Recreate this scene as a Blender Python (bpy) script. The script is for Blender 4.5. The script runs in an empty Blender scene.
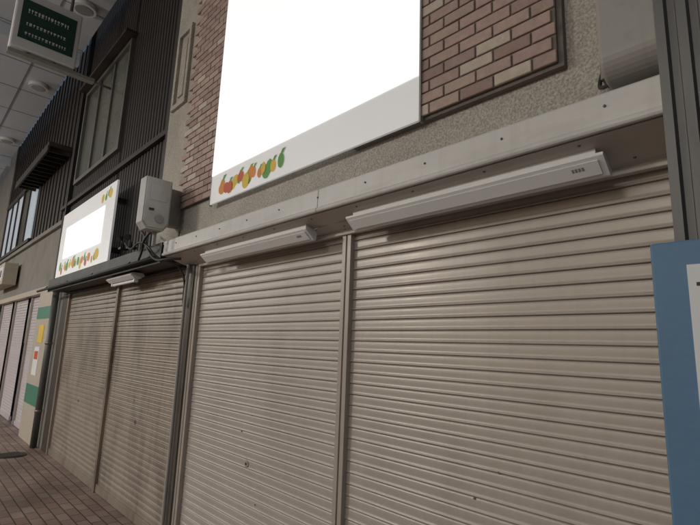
import bpy, math, random
from mathutils import Matrix, Vector
random.seed(7)
S=bpy.context.scene
# ---------------------------------------------------------------- materials
def newmat(name):
    m=bpy.data.materials.new(name); m.use_nodes=True
    nt=m.node_tree; b=nt.nodes['Principled BSDF']; return m,nt,b
def mat(name,col,rough=.5,metal=0,var=.12,scale=6,bump=.0,bscale=60,dirt=None,dscale=1.5,damt=.5,stretch=(1,1,1),spec=.5,emit=None,es=0,rvar=.1,vcol=False,speck=0,drip=None):
    m,nt,b=newmat(name); N=nt.nodes; L=nt.links
    tc=N.new('ShaderNodeTexCoord'); mp=N.new('ShaderNodeMapping'); mp.inputs['Scale'].default_value=stretch
    L.new(tc.outputs['Object'],mp.inputs['Vector'])
    n1=N.new('ShaderNodeTexNoise'); n1.inputs['Scale'].default_value=scale; n1.inputs['Detail'].default_value=6; n1.inputs['Roughness'].default_value=.65
    L.new(mp.outputs[0],n1.inputs['Vector'])
    mr=N.new('ShaderNodeMapRange'); mr.inputs['From Min'].default_value=.25; mr.inputs['From Max'].default_value=.75
    mr.inputs['To Min'].default_value=1-var; mr.inputs['To Max'].default_value=1+var
    L.new(n1.outputs['Fac'],mr.inputs['Value'])
    mx=N.new('ShaderNodeMix'); mx.data_type='RGBA'; mx.blend_type='MULTIPLY'; mx.inputs[0].default_value=1
    if vcol:
        a=N.new('ShaderNodeAttribute'); a.attribute_name='Col'; L.new(a.outputs['Color'],mx.inputs[6])
    else: mx.inputs[6].default_value=(*col,1)
    L.new(mr.outputs[0],mx.inputs[7])
    out=mx.outputs[2]
    if dirt:
        n2=N.new('ShaderNodeTexNoise'); n2.inputs['Scale'].default_value=dscale; n2.inputs['Detail'].default_value=8; n2.inputs['Roughness'].default_value=.7
        L.new(mp.outputs[0],n2.inputs['Vector'])
        r2=N.new('ShaderNodeMapRange'); r2.inputs['From Min'].default_value=.48; r2.inputs['From Max'].default_value=.72; r2.inputs['To Max'].default_value=damt
        L.new(n2.outputs['Fac'],r2.inputs['Value'])
        m2=N.new('ShaderNodeMix'); m2.data_type='RGBA'; m2.inputs[7].default_value=(*dirt,1)
        L.new(out,m2.inputs[6]); L.new(r2.outputs[0],m2.inputs[0]); out=m2.outputs[2]
    if drip:
        mp3=N.new('ShaderNodeMapping'); mp3.inputs['Scale'].default_value=(22,1,.55); L.new(tc.outputs['Object'],mp3.inputs['Vector'])
        n3=N.new('ShaderNodeTexNoise'); n3.inputs['Scale'].default_value=1; n3.inputs['Detail'].default_value=5; n3.inputs['Roughness'].default_value=.6
        L.new(mp3.outputs[0],n3.inputs['Vector'])
        r5=N.new('ShaderNodeMapRange'); r5.inputs['From Min'].default_value=.5; r5.inputs['From Max'].default_value=.78; r5.inputs['To Max'].default_value=drip
        L.new(n3.outputs['Fac'],r5.inputs['Value'])
        m5=N.new('ShaderNodeMix'); m5.data_type='RGBA'; m5.inputs[7].default_value=(*(dirt or (.1,.08,.06)),1)
        L.new(out,m5.inputs[6]); L.new(r5.outputs[0],m5.inputs[0]); out=m5.outputs[2]
    if speck:
        n4=N.new('ShaderNodeTexNoise'); n4.inputs['Scale'].default_value=110; n4.inputs['Detail'].default_value=3
        L.new(tc.outputs['Object'],n4.inputs['Vector'])
        r4=N.new('ShaderNodeMapRange'); r4.inputs['From Min'].default_value=.35; r4.inputs['From Max'].default_value=.65; r4.inputs['To Min'].default_value=1-speck; r4.inputs['To Max'].default_value=1+speck
        L.new(n4.outputs['Fac'],r4.inputs['Value'])
        m4=N.new('ShaderNodeMix'); m4.data_type='RGBA'; m4.blend_type='MULTIPLY'; m4.inputs[0].default_value=1
        L.new(out,m4.inputs[6]); L.new(r4.outputs[0],m4.inputs[7]); out=m4.outputs[2]
    L.new(out,b.inputs['Base Color'])
    r3=N.new('ShaderNodeMapRange'); r3.inputs['To Min'].default_value=max(0,rough-rvar); r3.inputs['To Max'].default_value=min(1,rough+rvar)
    L.new(n1.outputs['Fac'],r3.inputs['Value']); L.new(r3.outputs[0],b.inputs['Roughness'])
    b.inputs['Metallic'].default_value=metal; b.inputs['Specular IOR Level'].default_value=spec
    if bump:
        nb=N.new('ShaderNodeTexNoise'); nb.inputs['Scale'].default_value=bscale; nb.inputs['Detail'].default_value=4
        L.new(tc.outputs['Object'],nb.inputs['Vector'])
        bp=N.new('ShaderNodeBump'); bp.inputs['Strength'].default_value=bump; bp.inputs['Distance'].default_value=.01
        L.new(nb.outputs['Fac'],bp.inputs['Height']); L.new(bp.outputs[0],b.inputs['Normal'])
    if emit:
        b.inputs['Emission Color'].default_value=(*emit,1); b.inputs['Emission Strength'].default_value=es
    return m
M={}
M['shut']=mat('shutter_paint',(.465,.412,.365),.35,.1,.05,3,.035,16,dirt=(.28,.24,.20),dscale=2.2,damt=.3,stretch=(1,1,.5),drip=.18)
M['shutold']=mat('old_shutter_paint',(.31,.255,.205),.36,.12,.14,4,.08,30,dirt=(.09,.063,.045),dscale=1.9,damt=.85,stretch=(1.3,1,.55),drip=.5)
M['shutpink']=mat('far_shutter_paint',(.58,.52,.53),.4,0,.05,3)
M['rail']=mat('rail_paint',(.44,.39,.345),.4,.1,.08,5,dirt=(.2,.16,.12),dscale=5,damt=.4)
M['lint']=mat('lintel_metal',(.64,.625,.60),.36,0,.05,2,.03,12,dirt=(.42,.39,.36),dscale=3,damt=.5,stretch=(.5,2,2),drip=.3)
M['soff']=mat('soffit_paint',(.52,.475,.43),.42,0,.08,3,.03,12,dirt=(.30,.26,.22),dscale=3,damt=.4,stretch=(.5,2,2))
M['stucco']=mat('stucco',(.45,.42,.375),.9,0,.15,5,.8,70,dirt=(.31,.28,.24),dscale=2.5,damt=.6,speck=.28)
M['stucco2']=mat('stucco_pilaster',(.44,.405,.355),.9,0,.12,5,.8,75,dirt=(.25,.22,.18),dscale=2,damt=.5,speck=.25)
M['grout']=mat('grout',(.17,.145,.13),.95,0,.15,20,.4,120)
M['brick']=mat('brick_tile',(.4,.25,.2),.6,0,.16,26,.35,90,vcol=True)
M['white']=mat('fixture_white',(.80,.795,.79),.5,0,.03,4)
M['diff']=mat('diffuser',(.86,.86,.855),.45,0,.02,4)
M['sign']=mat('sign_face',(.84,.84,.84),.35,0,.02,3,emit=(1,1,1),es=.16)  # weak glow added to an unlit face, softens the step to the panel
M['signglow']=mat('sign_panel_added_glow',(.88,.88,.88),.4,0,.01,3,emit=(1,1,1),es=.70)  # unlit signboard; glow added to push the panel to full white
M['signedge']=mat('sign_edge',(.30,.29,.28),.4,.3)
M['dark']=mat('dark_siding',(.023,.017,.0145),.55,0,.25,8,.1,40,dirt=(.042,.032,.026),dscale=3,damt=.6,stretch=(2,2,.3))
M['darkwood']=mat('dark_timber',(.040,.027,.021),.6,0,.3,8,.2,40,stretch=(1,1,1))
M['black']=mat('black_metal',(.02,.018,.017),.5,.0,.2,8)
M['jamb']=mat('jamb_metal',(.13,.115,.10),.45,.1,.15,5,dirt=(.05,.04,.03),dscale=3,damt=.6,drip=.4)
M['winglass']=mat('frosted_window',(.12,.125,.10),.25,0,.2,1.5)
M['winbright']=mat('bright_window',(.45,.5,.55),.2,0,.1,1,emit=(.8,.9,1),es=.25)
M['alu']=mat('aluminium_frame',(.20,.19,.175),.4,.6,.1,8)
M['greywall']=mat('grey_render',(.26,.245,.22),.85,0,.15,3,.3,60,dirt=(.13,.11,.1),dscale=2,damt=.5)
M['ceil']=mat('ceiling_panel',(.66,.71,.76),.5,0,.05,1.2)
M['ceilj']=mat('ceiling_joint',(.22,.23,.25),.6)
M['beige']=mat('beige_plastic',(.35,.335,.31),.5,0,.06,6,dirt=(.19,.175,.155),dscale=6,damt=.6,drip=.3)
M['meter']=mat('meter_box_grey',(.54,.53,.50),.4,0,.06,6,dirt=(.3,.28,.25),dscale=5,damt=.5)
M['blue']=mat('blue_paint',(.10,.205,.34),.55,0,.10,4,.1,40,dirt=(.13,.19,.26),dscale=5,damt=.6)
M['bluedk']=mat('blue_edge',(.04,.11,.22),.5)
M['paper']=mat('paper',(.74,.76,.78),.7,0,.02,3)
M['ink']=mat('ink',(.03,.03,.03),.6)
M['cor']=mat('corrugated_grey',(.13,.128,.125),.45,.3,.12,6,dirt=(.06,.055,.05),dscale=4,damt=.5,stretch=(3,3,.5))
M['green']=mat('green_paint',(.05,.22,.14),.5)
M['greensign']=mat('green_sign_face',(.008,.055,.035),.3)
M['cream']=mat('cream_panel',(.5,.44,.36),.6,0,.08,4,dirt=(.3,.22,.16),dscale=4,damt=.4)
M['red']=mat('orange_red',(.62,.10,.03),.5); M['orange']=mat('orange',(.75,.28,.03),.5)
M['yellow']=mat('yellow',(.8,.55,.05),.5); M['leaf']=mat('leaf_green',(.12,.36,.06),.5)
M['lens']=mat('lamp_lens',(.33,.34,.34),.15)
M['cable']=mat('cable_rubber',(.03,.03,.03),.5)
M['iron']=mat('cast_iron',(.06,.055,.05),.5,.5,.2,20,.3,80)
M['lamp']=mat('lamp_tube',(.9,.9,.9),.4,emit=(1,.95,.88),es=10)
# paving
def paving():
    m,nt,b=newmat('paving'); N=nt.nodes; L=nt.links
    tc=N.new('ShaderNodeTexCoord')
    br=N.new('ShaderNodeTexBrick'); br.inputs['Scale'].default_value=1; br.inputs['Brick Width'].default_value=.2; br.inputs['Row Height'].default_value=.1
    br.inputs['Mortar Size'].default_value=.006; br.inputs['Mortar Smooth'].default_value=.2; br.inputs['Bias'].default_value=0
    br.inputs['Color1'].default_value=(.27,.185,.155,1); br.inputs['Color2'].default_value=(.38,.285,.245,1); br.inputs['Mortar'].default_value=(.07,.055,.048,1)
    L.new(tc.outputs['Object'],br.inputs['Vector'])
    n=N.new('ShaderNodeTexNoise'); n.inputs['Scale'].default_value=1.3; n.inputs['Detail'].default_value=8; L.new(tc.outputs['Object'],n.inputs['Vector'])
    mr=N.new('ShaderNodeMapRange'); mr.inputs['From Min'].default_value=.3; mr.inputs['From Max'].default_value=.7; mr.inputs['To Min'].default_value=.55; mr.inputs['To Max'].default_value=1.15
    L.new(n.outputs['Fac'],mr.inputs['Value'])
    mx=N.new('ShaderNodeMix'); mx.data_type='RGBA'; mx.blend_type='MULTIPLY'; mx.inputs[0].default_value=1
    L.new(br.outputs['Color'],mx.inputs[6]); L.new(mr.outputs[0],mx.inputs[7]); L.new(mx.outputs[2],b.inputs['Base Color'])
    b.inputs['Roughness'].default_value=.5
    bp=N.new('ShaderNodeBump'); bp.inputs['Strength'].default_value=.6; bp.inputs['Distance'].default_value=.006; bp.invert=True
    L.new(br.outputs['Fac'],bp.inputs['Height']); L.new(bp.outputs[0],b.inputs['Normal'])
    return m
M['pave']=paving()
M['asph']=mat('asphalt',(.05,.05,.05),.8,0,.2,20,.3,100)
# ---------------------------------------------------------------- geometry helpers
def empty(name,loc=(0,0,0)):
    o=bpy.data.objects.new(name,None); S.collection.objects.link(o); o.location=(0,0,0); o.empty_display_size=.1; return o
class B:
    def __init__(s): s.v=[];s.f=[];s.m=[];s.c=[];s.mats=[];s.sm=[]
    def mi(s,k):
        if k not in s.mats: s.mats.append(k)
        return s.mats.index(k)
    def poly(s,pts,k,c=None,sm=False):
        n=len(s.v); s.v+= [tuple(p) for p in pts]; s.f.append(tuple(range(n,n+len(pts)))); s.m.append(s.mi(k)); s.c.append(c); s.sm.append(sm)
    def box(s,x0,x1,y0,y1,z0,z1,k,c=None):
        n=len(s.v); s.v+=[(x0,y0,z0),(x1,y0,z0),(x1,y1,z0),(x0,y1,z0),(x0,y0,z1),(x1,y0,z1),(x1,y1,z1),(x0,y1,z1)]
        for q in ((3,2,1,0),(4,5,6,7),(0,1,5,4),(1,2,6,5),(2,3,7,6),(3,0,4,7)):
            s.f.append(tuple(n+i for i in q)); s.m.append(s.mi(k)); s.c.append(c); s.sm.append(False)
    def extX(s,prof,x0,x1,k,cap=True,sm=False,closed=True):
        n=len(s.v); N=len(prof)
        s.v+=[(x0,p[0],p[1]) for p in prof]+[(x1,p[0],p[1]) for p in prof]
        for i in range(N if closed else N-1):
            j=(i+1)%N; s.f.append((n+i,n+j,n+N+j,n+N+i)); s.m.append(s.mi(k)); s.c.append(None); s.sm.append(sm)
        if cap:
            s.f.append(tuple(n+i for i in reversed(range(N)))); s.f.append(tuple(n+N+i for i in range(N)))
            for _ in (0,1): s.m.append(s.mi(k)); s.c.append(None); s.sm.append(False)
    def cyl(s,p0,p1,r,k,seg=14,r1=None,sm=True):
        p0=Vector(p0);p1=Vector(p1); d=(p1-p0).normalized(); u=d.orthogonal().normalized(); w=d.cross(u); r1=r if r1 is None else r1
        n=len(s.v)
        for (p,rr) in ((p0,r),(p1,r1)):
            for i in range(seg):
                a=2*math.pi*i/seg; s.v.append(tuple(p+u*math.cos(a)*rr+w*math.sin(a)*rr))
        for i in range(seg):
            j=(i+1)%seg; s.f.append((n+i,n+j,n+seg+j,n+seg+i)); s.m.append(s.mi(k)); s.c.append(None); s.sm.append(sm)
        s.f.append(tuple(n+i for i in reversed(range(seg)))); s.f.append(tuple(n+seg+i for i in range(seg)))
        for _ in (0,1): s.m.append(s.mi(k)); s.c.append(None); s.sm.append(False)
    def ball(s,c,r,k,sy=1,sz=1,sx=1,seg=10):
        n=len(s.v); R=seg//2
        for i in range(R+1):
            th=math.pi*i/R
            for j in range(seg):
                a=2*math.pi*j/seg
                s.v.append((c[0]+sx*r*math.sin(th)*math.cos(a),c[1]+sy*r*math.sin(th)*math.sin(a),c[2]+sz*r*math.cos(th)))
        for i in range(R):
            for j in range(seg):
                q=(j+1)%seg; s.f.append((n+i*seg+j,n+(i+1)*seg+j,n+(i+1)*seg+q,n+i*seg+q)); s.m.append(s.mi(k)); s.c.append(None); s.sm.append(True)
    def make(s,name,parent=None,bevel=0,seg=2):
        me=bpy.data.meshes.new(name); me.from_pydata(s.v,[],s.f)
        for k in s.mats: me.materials.append(M[k])
        for p,mi,sm in zip(me.polygons,s.m,s.sm): p.material_index=mi; p.use_smooth=sm
        if any(c is not None for c in s.c):
            at=me.color_attributes.new('Col','FLOAT_COLOR','CORNER')
            for p,c in zip(me.polygons,s.c):
                for li in p.loop_indices: at.data[li].color=(*(c or (.3,.3,.3)),1)
        me.validate(); me.update()
        o=bpy.data.objects.new(name,me); S.collection.objects.link(o)
        if parent: o.parent=parent
        if bevel:
            bv=o.modifiers.new('bevel','BEVEL'); bv.width=bevel; bv.segments=seg; bv.limit_method='ANGLE'; bv.angle_limit=math.radians(40)
        return o
def tube(name,pts,r,k,parent=None):
    cu=bpy.data.curves.new(name,'CURVE'); cu.dimensions='3D'; cu.bevel_depth=r; cu.bevel_resolution=3; cu.resolution_u=8
    sp=cu.splines.new('BEZIER'); sp.bezier_points.add(len(pts)-1)
    for bp_,p in zip(sp.bezier_points,pts): bp_.co=p; bp_.handle_left_type=bp_.handle_right_type='AUTO'
    cu.materials.append(M[k]); o=bpy.data.objects.new(name,cu); S.collection.objects.link(o)
    if parent:o.parent=parent
    return o
# ---------------------------------------------------------------- ground
b=B(); b.poly([(-150,-150,-.004),(150,-150,-.004),(150,150,-.004),(-150,150,-.004)],'asph'); b.make('ground')
b=B(); b.poly([(-60,-7,0),(8,-7,0),(8,.3,0),(-60,.3,0)],'pave'); b.make('pavement')
b=B(); b.cyl((-8.07,-.42,.002),(-8.07,-.42,.008),.19,'iron',32); b.cyl((-8.07,-.42,.008),(-8.07,-.42,.012),.15,'iron',32)
for i in range(-3,4): b.box(-8.07+i*.04-.006,-8.07+i*.04+.006,-.54,-.30,.012,.016,'alu')
b.make('manhole_cover')
# ---------------------------------------------------------------- shutters
def shutter(name,x0,x1,z0,z1,y,key,railkey='rail',pitch=.056,jit=.0,lock=True):
    root=empty(name)
    # nearly flat slat, narrow rolled bead at its lower edge, thin joint above it
    pu=[(.0010,0.0),(-.0030,.0010),(-.0048,.0030),(-.0050,.0055),(-.0036,.0080),(-.0022,.0100),(-.0022,.020),(-.0024,.032),(-.0020,.044),(-.0010,.0505),(.0010,.0535),(.0040,.0545),(.0040,.0560)]
    bb=B(); n=int((z1-z0-.09)/pitch)+1
    for i in range(n):
        zb=z1-(i+1)*pitch; off=random.uniform(-jit,jit); tilt=random.uniform(-jit,jit)
        pr=[(y+p[0]*1.25+off+tilt*(p[1]/pitch),zb+p[1]) for p in pu]
        bb.extX(pr,x0,x1,key,cap=False,sm=True,closed=False)
    bb.make('slats',root)
    bb=B(); bb.box(x0,x1,y-.02,y+.02,z0+.005,z0+.085,railkey); bb.make('bottom_bar',root,.004)
    bb=B(); bb.box(x0,x1,y+.025,y+.03,z0,z1+.1,'black'); bb.make('backing',root)
    if lock:
        xm=(x0+x1)/2; bb=B(); zc=z1-26*pitch+.028
        bb.cyl((xm,y-.002,zc),(xm,y-.009,zc),.021,railkey,20); bb.cyl((xm,y-.009,zc),(xm,y-.011,zc),.009,'black',14)
        for (dx,dz) in ((-.09,.19),(.13,-.22),(.02,.31)): bb.cyl((xm+dx,y-.002,zc+dz),(xm+dx,y-.006,zc+dz),.005,'alu',8)
        bb.make('lock_cylinder',root)
    return root
shutter('roller_shutter',-3.70,-1.935,0,2.26,0,'shut',jit=.0006)
shutter('roller_shutter',-1.865,-.18,0,2.26,0,'shut',jit=.0006)
def rail(name,x0,x1,z1,y0=-.035,key='rail',groove=True,z0=0):
    bb=B(); w=x1-x0
    if groove:
        bb.box(x0,x0+w*.42,y0,.03,z0,z1,key); bb.box(x1-w*.42,x1,y0,.03,z0,z1,key); bb.box(x0+w*.42,x1-w*.42,y0+.012,.03,z0,z1,key)
    else: bb.box(x0,x1,y0,.03,z0,z1,key)
    return bb.make(name,None,.002)
rail('shutter_guide_rail',-1.935,-1.865,2.26)
rail('shutter_guide_rail',-3.78,-3.70,2.26)
rail('shutter_guide_rail',-.18,-.12,2.26)
# ---------------------------------------------------------------- middle building
bld=empty('brick_shop_building')
b=B(); b.box(-3.98,.9,-.12,.28,2.462,7.2,'stucco'); b.make('stucco_wall',bld)
b=B(); b.box(-4.5,-3.98,-.135,.3,2.462,7.2,'stucco2')
b.make('pilaster_wall',bld,.006)
b=B() # relief frame
x0,x1,z0,z1=-4.42,-4.1,3.85,4.7
for (a,c,d,e) in ((x0,x1,z0,z0+.05),(x0,x1,z1-.05,z1),(x0,x0+.05,z0+.05,z1-.05),(x1-.05,x1,z0+.05,z1-.05)): b.box(a,c,-.165,-.13,d,e,'stucco2')
b.box(x0+.10,x1-.10,-.152,-.13,z0+.12,z1-.12,'stucco2')
b.make('relief_frame',bld,.005)
b=B(); b.box(-3.92,-3.78,-.05,.3,0,2.462,'jamb'); b.make('jamb',bld,.004)
b=B(); b.box(-.12,.9,-.06,.3,0,2.44,'soff'); b.make('jamb_near',bld)
# bricks
def bricks(name,x0,x1,z0,z1,yb,left_tooth=False,bw=.165,bh=.058,g=.008):
    bb=B(); bb.box(x0+(.09 if left_tooth else 0),x1,yb,yb+.012,z0,z1,'grout')
    row=0; z=z0
    while z<z1-.01:
        zt=min(z+bh-g,z1)
        off=(row%2)*bw/2; x=x0-off
        if left_tooth: x=x0+off
        while x<x1-.01:
            xa=max(x,x0); xb=min(x+bw-g,x1)
            if xb-xa>.02:
                r=random.random()
                if r<.11: c=(.54,.46,.38)
                elif r<.2: c=(.32,.215,.185)
                else:
                    k=random.uniform(.85,1.15); c=(.41*k,.295*k*random.uniform(.95,1.05),.255*k)
                yo=random.uniform(-.0015,.0015)
                bb.box(xa,xb,yb-.008+yo,yb+.006,z,zt,'brick',c)
            x+=bw
        z+=bh; row+=1
    return bb.make(name,bld,.0022,1)
bricks('brick_cladding_far',-4.02,-3.0,2.76,5.6,-.150,True)
bb=B(); bb.box(-1.75,-.62,-.150,-.12,2.672,4.6,'grout'); bb.make('brick_panel_backing',bld)
bricks('brick_cladding_near',-1.72,-.64,2.69,4.4,-.162)
# lintel
prof=[(-.122,2.462),(-.250,2.452),(-.259,2.444),(-.262,2.344),(-.270,2.338),(-.273,2.327),(-.268,2.318),(-.258,2.316),(-.248,2.322),(-.06,2.272),(-.045,2.262),(.1,2.262),(.1,2.462)]
lin=empty('metal_lintel')
segs=[-3.95,-1.9,-.115,.9]
for i in range(3):
    b=B(); b.extX(prof,segs[i]+.0015,segs[i+1]-.0015,'lint'); b.make('flashing_section',lin,.0015,1)
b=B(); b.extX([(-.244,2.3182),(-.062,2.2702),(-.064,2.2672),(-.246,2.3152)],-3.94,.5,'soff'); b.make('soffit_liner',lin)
b=B()
for i in range(11):
    x=-3.8+i*.36
    b.ball((x,-.218,2.309),.006,'alu'); b.ball((x+.13,-.085,2.274),.006,'alu')
    b.ball((x+.1,-.2625,2.40),.005,'alu')
b.make('rivets',lin)
b=B(); b.box(-3.70,-.12,-.05,-.02,2.235,2.262,'soff'); b.make('shutter_slot',lin,.003)
# light fixtures under lintel: thin slanted reflector slab on a narrow spine
def fixture(x0,x1):
    r=empty('fluorescent_light_fixture')
    pr=[(-.208,2.272),(-.207,2.262),(-.146,2.209),(-.134,2.207),(-.128,2.214),(-.128,2.226),(-.196,2.274)]
    b=B(); b.extX(pr,x0,x1,'white'); b.make('reflector',r,.0015)
    b=B(); b.extX([(-.185,2.2675),(-.135,2.2320),(-.10,2.2320),(-.10,2.274),(-.185,2.300)],x0+.03,x1-.03,'white'); b.make('spine',r,.002)
    d=[(-.198,2.2518),(-.156,2.2153),(-.159,2.2123),(-.201,2.2488)]
    b=B(); b.extX(d,x0+.02,x1-.02,'diff'); b.make('diffuser',r,.0008)
    b=B()
    for k in range(4):
        for (y0_,z0_,y1_,z1_) in ((-.1900,2.2388,-.1860,2.2353),(-.1845,2.2340,-.1805,2.2305)):
            b.extX([(y0_,z0_),(y1_,z1_),(y1_-.0006,z1_-.0008),(y0_-.0006,z0_-.0008)],x1-.11+k*.011,x1-.103+k*.011,'signedge')
    b.make('label',r)
    return r
fixture(-1.73,-.49); fixture(-3.36,-2.06)
tube('fixture_cable',[(-2.08,-.14,2.27),(-2.0,-.13,2.285),(-1.85,-.13,2.285),(-1.71,-.14,2.27)],.004,'beige')
# ---------------------------------------------------------------- signs
def fruit_row(bb,x0,x1,z,y,s,n):
    for i in range(n):
        x=x0+(x1-x0)*(i+.5)/n+random.uniform(-.3,.3)*s; zz=z+random.uniform(-.15,.5)*s
        k=random.choice(['orange','yellow','leaf','red','yellow','orange','leaf']); rr=s*random.uniform(.35,.62)
        sx=random.uniform(.6,1.2); yy=y-.0008*(i%5)
        c=[(x+sx*rr*math.cos(t*math.pi/8),yy,zz+rr*math.sin(t*math.pi/8)*random.uniform(.9,1.05)) for t in range(16)]
        bb.poly(c,k)
        if random.random()<.7:
            bb.poly([(x-.1*rr,yy-.0006,zz+rr*.9),(x+.25*rr,yy-.0006,zz+rr*.8),(x+.9*rr,yy-.0006,zz+rr*1.5),(x+.2*rr,yy-.0006,zz+rr*1.45)],'leaf')
sg=empty('greengrocer_signboard')
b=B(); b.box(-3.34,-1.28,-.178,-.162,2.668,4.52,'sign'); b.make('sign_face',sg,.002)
b=B(); b.box(-3.34,-1.28,-.182,-.178,2.90,4.50,'signglow'); b.make('sign_glow_panel',sg,.001)  # white panel with added glow, the signboard has no lamp inside
b=B(); 
b.box(-3.348,-3.34,-.180,-.155,2.66,4.53,'signedge'); b.box(-1.28,-1.270,-.180,-.155,2.66,4.53,'signedge'); b.box(-3.34,-1.28,-.180,-.155,4.52,4.53,'signedge')
b.make('sign_frame',sg)
b=B(); fruit_row(b,-3.2,-2.4,2.75,-.1795,.10,20); b.make('fruit_picture',sg)
sg=empty('fruit_signboard')
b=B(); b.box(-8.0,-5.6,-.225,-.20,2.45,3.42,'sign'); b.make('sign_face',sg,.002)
b=B(); b.box(-7.7,-5.95,-.231,-.225,2.72,3.18,'signglow'); b.make('sign_glow_panel',sg,.001)  # same added glow over the middle of the small unlit sign
b=B(); fruit_row(b,-7.8,-6.0,2.56,-.2265,.12,18); fruit_row(b,-6.15,-5.7,3.28,-.2265,.12,4); b.make('fruit_picture',sg)
b=B()
for x in (-7.8,-6.8,-5.8): b.box(x-.03,x+.03,-.20,-.05,2.6,2.66,'black'); b.box(x-.03,x+.03,-.20,-.05,3.2,3.26,'black')
b.make('brackets',sg)
# ---------------------------------------------------------------- dark house
dh=empty('dark_corrugated_house')
b=B(); 
def ribbed(bb,x0,x1,z0,z1,y,k,p=.09,d=.014):
    x=x0
    while x<x1-.001:
        xe=min(x+p,x1)
        a=[(x,y),(x+p*.45,y),(x+p*.55,y+d),(x+p*.9,y+d),(xe,y)]
        for i in range(4):
            bb.poly([(a[i][0],a[i][1],z0),(a[i+1][0],a[i+1][1],z0),(a[i+1][0],a[i+1][1],z1),(a[i][0],a[i][1],z1)],k)
        x+=p
ribbed(b,-9.0,-8.34,2.42,7.2,-.05,'dark'); ribbed(b,-6.26,-4.502,2.42,7.2,-.05,'dark')
ribbed(b,-8.34,-6.26,2.42,4.06,-.05,'dark'); ribbed(b,-8.34,-6.26,5.6,7.2,-.05,'dark')
b.box(-9.0,-4.502,-.02,.3,2.42,7.2,'black')
b.make('siding',dh)
b=B()
b.box(-8.36,-6.24,-.10,-.02,4.03,4.09,'alu'); b.box(-8.36,-6.24,-.10,-.02,5.57,5.63,'alu')
b.box(-8.36,-8.30,-.10,-.02,4.09,5.57,'alu'); b.box(-6.30,-6.24,-.10,-.02,4.09,5.57,'alu')
for x in (-7.64,-6.96): b.box(x-.025,x+.025,-.085,-.02,4.09,5.57,'alu')
b.box(-8.3,-6.3,-.055,-.045,4.09,5.57,'winglass')
b.box(-8.42,-6.18,-.2,-.03,5.66,5.70,'darkwood')
b.make('window',dh)
b=B(); b.box(-9.0,-4.502,-.10,-.05,3.72,3.78,'dark'); b.box(-4.62,-4.56,-.11,-.05,2.42,7.2,'black'); b.box(-8.62,-8.56,-.11,-.05,2.42,7.2,'black')
b.make('trim',dh,.004)
b=B(); b.box(-8.1,-3.96,-.26,0.0,2.28,2.42,'darkwood'); b.box(-8.1,-3.96,-.275,-.26,2.26,2.44,'black')
b.box(-8.1,-3.96,-.05,.05,2.25,2.28,'black')
b.make('shop_lintel',dh,.003)
b=B(); b.cyl((-8.6,-.31,2.30),(-4.0,-.31,2.30),.018,'black')
for x in (-8.2,-7,-5.9,-4.7): b.cyl((x,-.31,2.30),(x,-.26,2.36),.007,'black')
b.make('awning_pipe',dh)
shutter('old_roller_shutter',-5.70,-3.97,0,2.26,0.0,'shutold','shutold',jit=.0012)
shutter('old_roller_shutter',-7.86,-5.76,0,2.26,0.0,'shutold','shutold',jit=.0012)
rail('shutter_guide_rail',-5.76,-5.70,2.26,key='shutold'); rail('shutter_guide_rail',-3.97,-3.92,2.26); rail('shutter_guide_rail',-7.92,-7.86,2.26,key='shutold')
b=B(); b.box(-8.25,-7.92,-.03,.3,0,2.42,'darkwood'); b.make('shop_jamb',dh,.004)
# small fixture beneath
b=B(); b.extX([(-.22,2.262),(-.24,2.235),(-.20,2.205),(-.14,2.205),(-.10,2.235),(-.12,2.262)],-5.5,-4.75,'white'); b.cyl((-5.45,-.17,2.185),(-4.8,-.17,2.185),.014,'diff'); b.box(-5.47,-5.44,-.19,-.15,2.17,2.21,'white'); b.box(-4.81,-4.78,-.19,-.15,2.17,2.21,'white')
b.make('strip_light_fixture',None,.002)
# meter box on the pilaster, with back box, window and conduit
wl=empty('electric_meter_box')
b=B(); n0=[(-.505,2.56),(-.465,2.505),(-.325,2.505),(-.285,2.56),(-.285,2.945),(-.505,2.945)]
b.extX(n0,-3.97,-3.84,'meter')
b.extX([(-.495,2.57),(-.46,2.52),(-.33,2.52),(-.295,2.57),(-.295,2.935),(-.495,2.935)],-3.84,-3.832,'meter'); b.make('housing',wl,.008,3)
b=B(); b.box(-3.832,-3.829,-.465,-.325,2.75,2.88,'meter'); b.cyl((-3.834,-.37,2.60),(-3.824,-.37,2.60),.035,'lens',20); b.box(-3.833,-3.828,-.46,-.42,2.66,2.68,'ink'); b.make('window',wl)
b=B(); b.box(-4.07,-3.97,-.42,-.136,2.60,2.93,'beige'); b.cyl((-3.92,-.36,2.51),(-3.92,-.36,2.38),.016,'beige'); b.make('back_box',wl,.006)
# spot lamps
def spot(x,y,z,dx,s=.55):
    r=empty('black_spotlight'); b=B(); d=Vector((dx,-.6,-.45)).normalized(); p=Vector((x,y,z))
    b.cyl(p,p+d*.07*s,.03*s,'black',16,.05*s); b.cyl(p+d*.07*s,p+d*.11*s,.05*s,'black',16,.055*s); b.cyl(p+d*.1105*s,p+d*.114*s,.045*s,'cable',16); b.cyl(p-d*.03*s,p,.022*s,'black',14,.03*s)
    b.cyl(p,(x,y+.03,z-.10),.007,'black'); b.box(x-.035,x+.035,y-.01,y+.07,z-.12,z-.10,'black'); b.make('body',r)
spot(-4.95,-.30,2.62,.5); spot(-4.72,-.30,2.60,.8)
tube('lamp_cable',[(-4.45,-.30,2.62),(-4.2,-.33,2.50),(-4.02,-.36,2.36),(-3.9,-.33,2.27),(-3.78,-.28,2.27),(-3.72,-.20,2.28)],.012,'cable')
tube('lamp_cable',[(-4.9,-.28,2.56),(-4.5,-.34,2.44),(-4.25,-.36,2.46),(-4.05,-.36,2.40),(-3.95,-.30,2.30),(-3.86,-.14,2.22),(-3.87,-.07,1.9)],.009,'cable')
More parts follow.
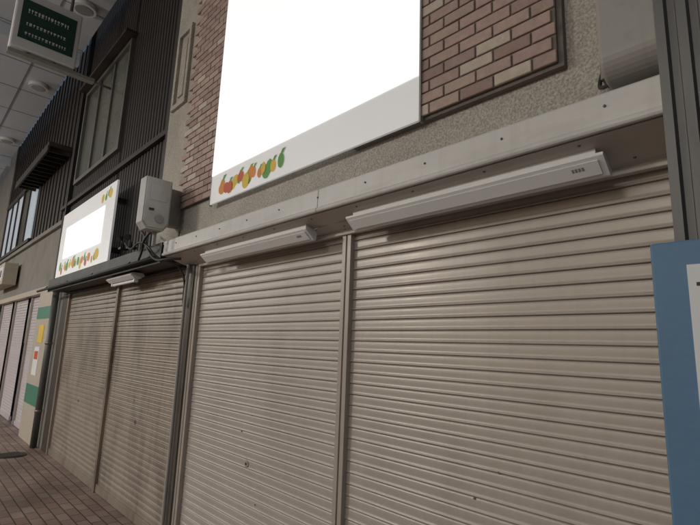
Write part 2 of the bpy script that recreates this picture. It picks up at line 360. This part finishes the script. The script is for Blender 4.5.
tube('lamp_cable',[(-3.98,-.34,2.56),(-4.08,-.38,2.46),(-4.2,-.35,2.38),(-4.4,-.30,2.33)],.010,'cable')
tube('conduit_pipe',[(-3.84,-.068,2.40),(-3.84,-.075,2.2),(-3.84,-.075,1.0),(-3.84,-.075,.02)],.013,'beige')
# ---------------------------------------------------------------- far shops
fs=empty('far_shop_building')
b=B(); b.box(-16.5,-9.0,0,.4,2.40,3.55,'greywall'); b.box(-8.56,-8.25,-.02,.3,0,2.42,'greywall')
b.box(-16.5,-9.0,-.06,0.0,3.50,3.58,'greywall'); b.make('lower_wall',fs,.005)
b=B(); b.box(-16.5,-9.0,.05,.4,3.58,7.2,'dark')
x=-16.5
while x<-9: b.box(x,x+.03,.03,.05,3.58,7.2,'darkwood'); x+=.3
b.box(-16.4,-12.2,-.02,.05,3.66,3.74,'darkwood'); b.box(-16.4,-12.2,-.02,.05,5.15,5.25,'darkwood')
b.make('upper_wall',fs)
b=B()
for i in range(5):
    xa=-16.3+i*.82; b.box(xa+.05,xa+.77,.02,.04,3.76,5.13,'winbright' if i!=3 else 'winglass'); b.box(xa-.03,xa+.04,-.01,.05,3.74,5.15,'darkwood')
b.make('window',fs)
b=B(); b.box(-12.6,-9.4,-.35,.05,4.95,5.03,'darkwood'); b.box(-12.6,-9.4,-.36,-.33,4.85,4.95,'darkwood')
for i in range(12): b.box(-12.5+i*.27,-12.46+i*.27,-.33,.03,4.88,4.95,'darkwood')
b.make('eave',fs)
for i in range(3):
    shutter('far_roller_shutter',-10.75-i*1.75,-9.55-i*1.75 if i else -9.62,0,2.36,.03,'shutpink','shutpink',lock=False)
    rail('shutter_guide_rail',-10.80-i*1.75,-10.75-i*1.75,2.38,-.01)
b=B(); b.box(-16.5,-9.0,-.08,.02,2.36,2.46,'cream'); b.make('far_lintel',fs)
b=B(); b.box(-14.6,-12.6,-.3,-.05,2.72,3.20,'cream'); b.box(-14.5,-12.7,-.306,-.3,2.80,3.12,'paper'); 
for i in range(6): b.box(-14.2+i*.24,-14.06+i*.24,-.31,-.306,2.88,3.04,'ink')
b.box(-14.3,-14.25,-.05,0.0,2.8,2.86,'alu'); b.box(-13,-12.95,-.05,0,2.8,2.86,'alu')
b.make('box_sign',None,.006)
# green and cream pilaster + grey downpipe
b=B(); zz=[(0,.55,'cream'),(.55,.85,'green'),(.85,1.9,'cream'),(1.9,2.1,'green'),(2.1,2.36,'cream')]
for z0,z1,k in zz: b.box(-9.55,-8.62,-.10,.0,z0,z1,k)
b.box(-9.3,-8.95,-.106,-.10,1.0,1.45,'paper'); b.box(-9.25,-9.0,-.109,-.106,1.25,1.38,'red'); b.box(-9.2,-8.85,-.106,-.10,1.52,1.8,'yellow')
b.make('poster_pilaster')
b=B(); b.cyl((-8.45,-.09,0),(-8.45,-.09,2.5),.045,'cor',18)
for z in (.5,1.5,2.3): b.cyl((-8.45,-.09,z),(-8.45,-.09,z+.04),.052,'alu',18)
b.make('downpipe')
b=B(); b.box(-30,-16.5,0,.4,0,7.2,'greywall'); b.make('distant_shop_wall')
# ---------------------------------------------------------------- arcade ceiling
ac=empty('arcade_ceiling')
b=B(); b.box(-40,8,-7.5,-.17,6.6,6.7,'ceil'); b.make('panels',ac)
b=B()
for i in range(40): b.box(-40+i*1.2,-39.985+i*1.2,-7.5,-.17,6.594,6.6,'ceilj')
for y in (-.75,-1.6,-2.6,-3.6): b.box(-40,8,y,y+.02,6.588,6.5935,'ceilj')
b.make('joints',ac)
b=B()
for x in (-34,-28,-22,-16,-9,-3,3): b.box(x,x+.14,-7.5,-.17,6.36,6.59,'ceil')
b.make('beams',ac,.01)
b=B()
for x in (-18.5,-14.4,-10.7,-7.5,-2,2):
    b.cyl((x,-.48,6.52),(x,-.48,6.598),.17,'white',28); b.cyl((x,-.48,6.512),(x,-.48,6.52),.12,'lens',28)
b.make('downlights',ac)
# hanging arcade sign facing along the street
hs=empty('green_hanging_sign')
b=B(); b.box(-7.14,-7.0,-1.32,-.56,5.28,6.10,'white'); b.make('case',hs,.02)
b=B(); b.box(-7.0,-6.992,-1.25,-.62,5.42,5.98,'greensign'); b.make('face',hs)
b=B()
for r_,z in enumerate((5.80,5.62,5.48)):
    y=-1.18
    while y<-.72:
        w=random.uniform(.015,.03); h=(.04 if r_ else .055)
        b.box(-6.992,-6.989,y,y+w,z+h*random.uniform(.3,.7),z+h,'paper')
        b.box(-6.992,-6.9885,y+w*.3,y+w*.3+.006,z,z+h,'paper')
        if random.random()<.5: b.box(-6.992,-6.9895,y,y+w,z,z+.007,'paper')
        y+=w+.016
b.make('lettering',hs)
b=B(); b.cyl((-7.07,-1.1,6.10),(-7.07,-1.1,6.6),.02,'alu'); b.cyl((-7.07,-.7,6.10),(-7.07,-.7,6.6),.02,'alu'); b.box(-7.12,-7.02,-1.32,-.30,5.20,5.25,'beige'); b.cyl((-7.07,-.8,5.25),(-7.07,-.8,5.28),.02,'alu'); b.cyl((-7.07,-1.1,5.25),(-7.07,-1.1,5.28),.02,'alu'); b.cyl((-7.07,-.32,5.22),(-7.07,-.05,5.22),.018,'alu'); b.make('hangers',hs)
# ---------------------------------------------------------------- right side
ds=empty('duct_cover')
b=B()
pr=[]
for i in range(9):
    a=math.pi+ i/8*math.pi/2; pr.append((-.23+.08*math.cos(a),2.555+.08*math.sin(a)))
pr=[(-.31,3.3)]+pr+[(-.122,2.475+.004),(-.122,3.3)]
b.extX(pr,-.455,-.285,'beige'); b.make('cover',ds,.012,3)
b=B(); b.box(-.485,-.457,-.20,-.122,2.53,2.60,'alu'); b.make('bracket',ds,.004)
tube('duct_cable',[(-.475,-.16,2.62),(-.50,-.16,2.54),(-.48,-.2,2.50),(-.44,-.24,2.485)],.007,'cable')
cw=empty('corrugated_wall')
b=B(); ribbed(b,-.277,1.4,1.89,4.5,-.40,'cor',.05,.018); b.box(-.277,1.4,-.38,.2,1.89,4.5,'cor'); b.make('sheet',cw)
bw=empty('blue_notice_board')
b=B(); b.box(-.31,1.4,-.50,-.44,0,1.88,'blue'); b.make('board',bw,.006)
b=B(); b.box(-.30,1.4,-.44,-.0,0,1.87,'bluedk'); b.make('return_panel',bw,.004)
b=B(); b.box(-.238,.35,-.503,-.5,1.36,1.82,'paper'); b.make('paper',bw)
b=B()
for i in range(5):
    z=1.77-i*.085; b.box(-.222,-.214,-.505,-.503,z,z+.008,'ink'); b.box(-.19,.2,-.505,-.503,z,z+.01,'ink')
b.make('print',bw)
# ---------------------------------------------------------------- lights
lm=empty('arcade_lamp')
def lamp(x,y,z,e,col=(1,.945,.87),sx=1.2,sy=.35):
    for (dz,rot,en) in ((-.06,0,e),(.16,math.pi,e*.38)):  # second entry is an added upward light that brightens the ceiling
        d=bpy.data.lights.new('arcade_lamp_light','AREA'); d.shape='RECTANGLE'; d.size=sx; d.size_y=sy; d.energy=en; d.color=col
        o=bpy.data.objects.new('light',d); S.collection.objects.link(o); o.location=(x,y,z+dz); o.rotation_euler=(rot if rot else math.radians(50),0,0); o.parent=lm
    b=B(); b.box(x-sx/2-.05,x+sx/2+.05,y-sy/2-.05,y+sy/2+.05,z,z+.12,'white'); b.cyl((x,y,z+.12),(x,y,6.6),.02,'alu'); b.box(x-sx/2,x+sx/2,y-sy/2,y+sy/2,z-.01,z,'lamp'); b.make('luminaire',lm)
lamp(-7.0,-6.5,4.4,215)
lamp(-.5,-6.5,4.4,70)
lamp(-14,-6.5,4.4,200)
lamp(-21,-6.5,4.4,200)
# world
w=bpy.data.worlds.new('World'); S.world=w; w.use_nodes=True; nt=w.node_tree
sky=nt.nodes.new('ShaderNodeTexSky'); sky.sky_type='NISHITA'; sky.sun_disc=False; sky.sun_elevation=math.radians(24); sky.sun_rotation=math.radians(200)
nt.links.new(sky.outputs[0],nt.nodes['Background'].inputs[0]); nt.nodes['Background'].inputs[1].default_value=.042
# camera
cam=bpy.data.cameras.new('cam'); co=bpy.data.objects.new('camera',cam); S.collection.objects.link(co)
R=Vector((.6916,.7215,.0365)).normalized(); U=Vector((.1066,-.1507,.9830)); U=(U-R*U.dot(R)).normalized(); K=R.cross(U)
co.matrix_world=Matrix(((R.x,U.x,K.x,0),(R.y,U.y,K.y,-1.8),(R.z,U.z,K.z,1.6),(0,0,0,1)))
cam.lens=24.12; cam.sensor_width=36; cam.clip_end=500; cam.clip_start=.02
S.camera=co
S.view_settings.view_transform='Standard'; S.view_settings.look='None'; S.view_settings.exposure=0
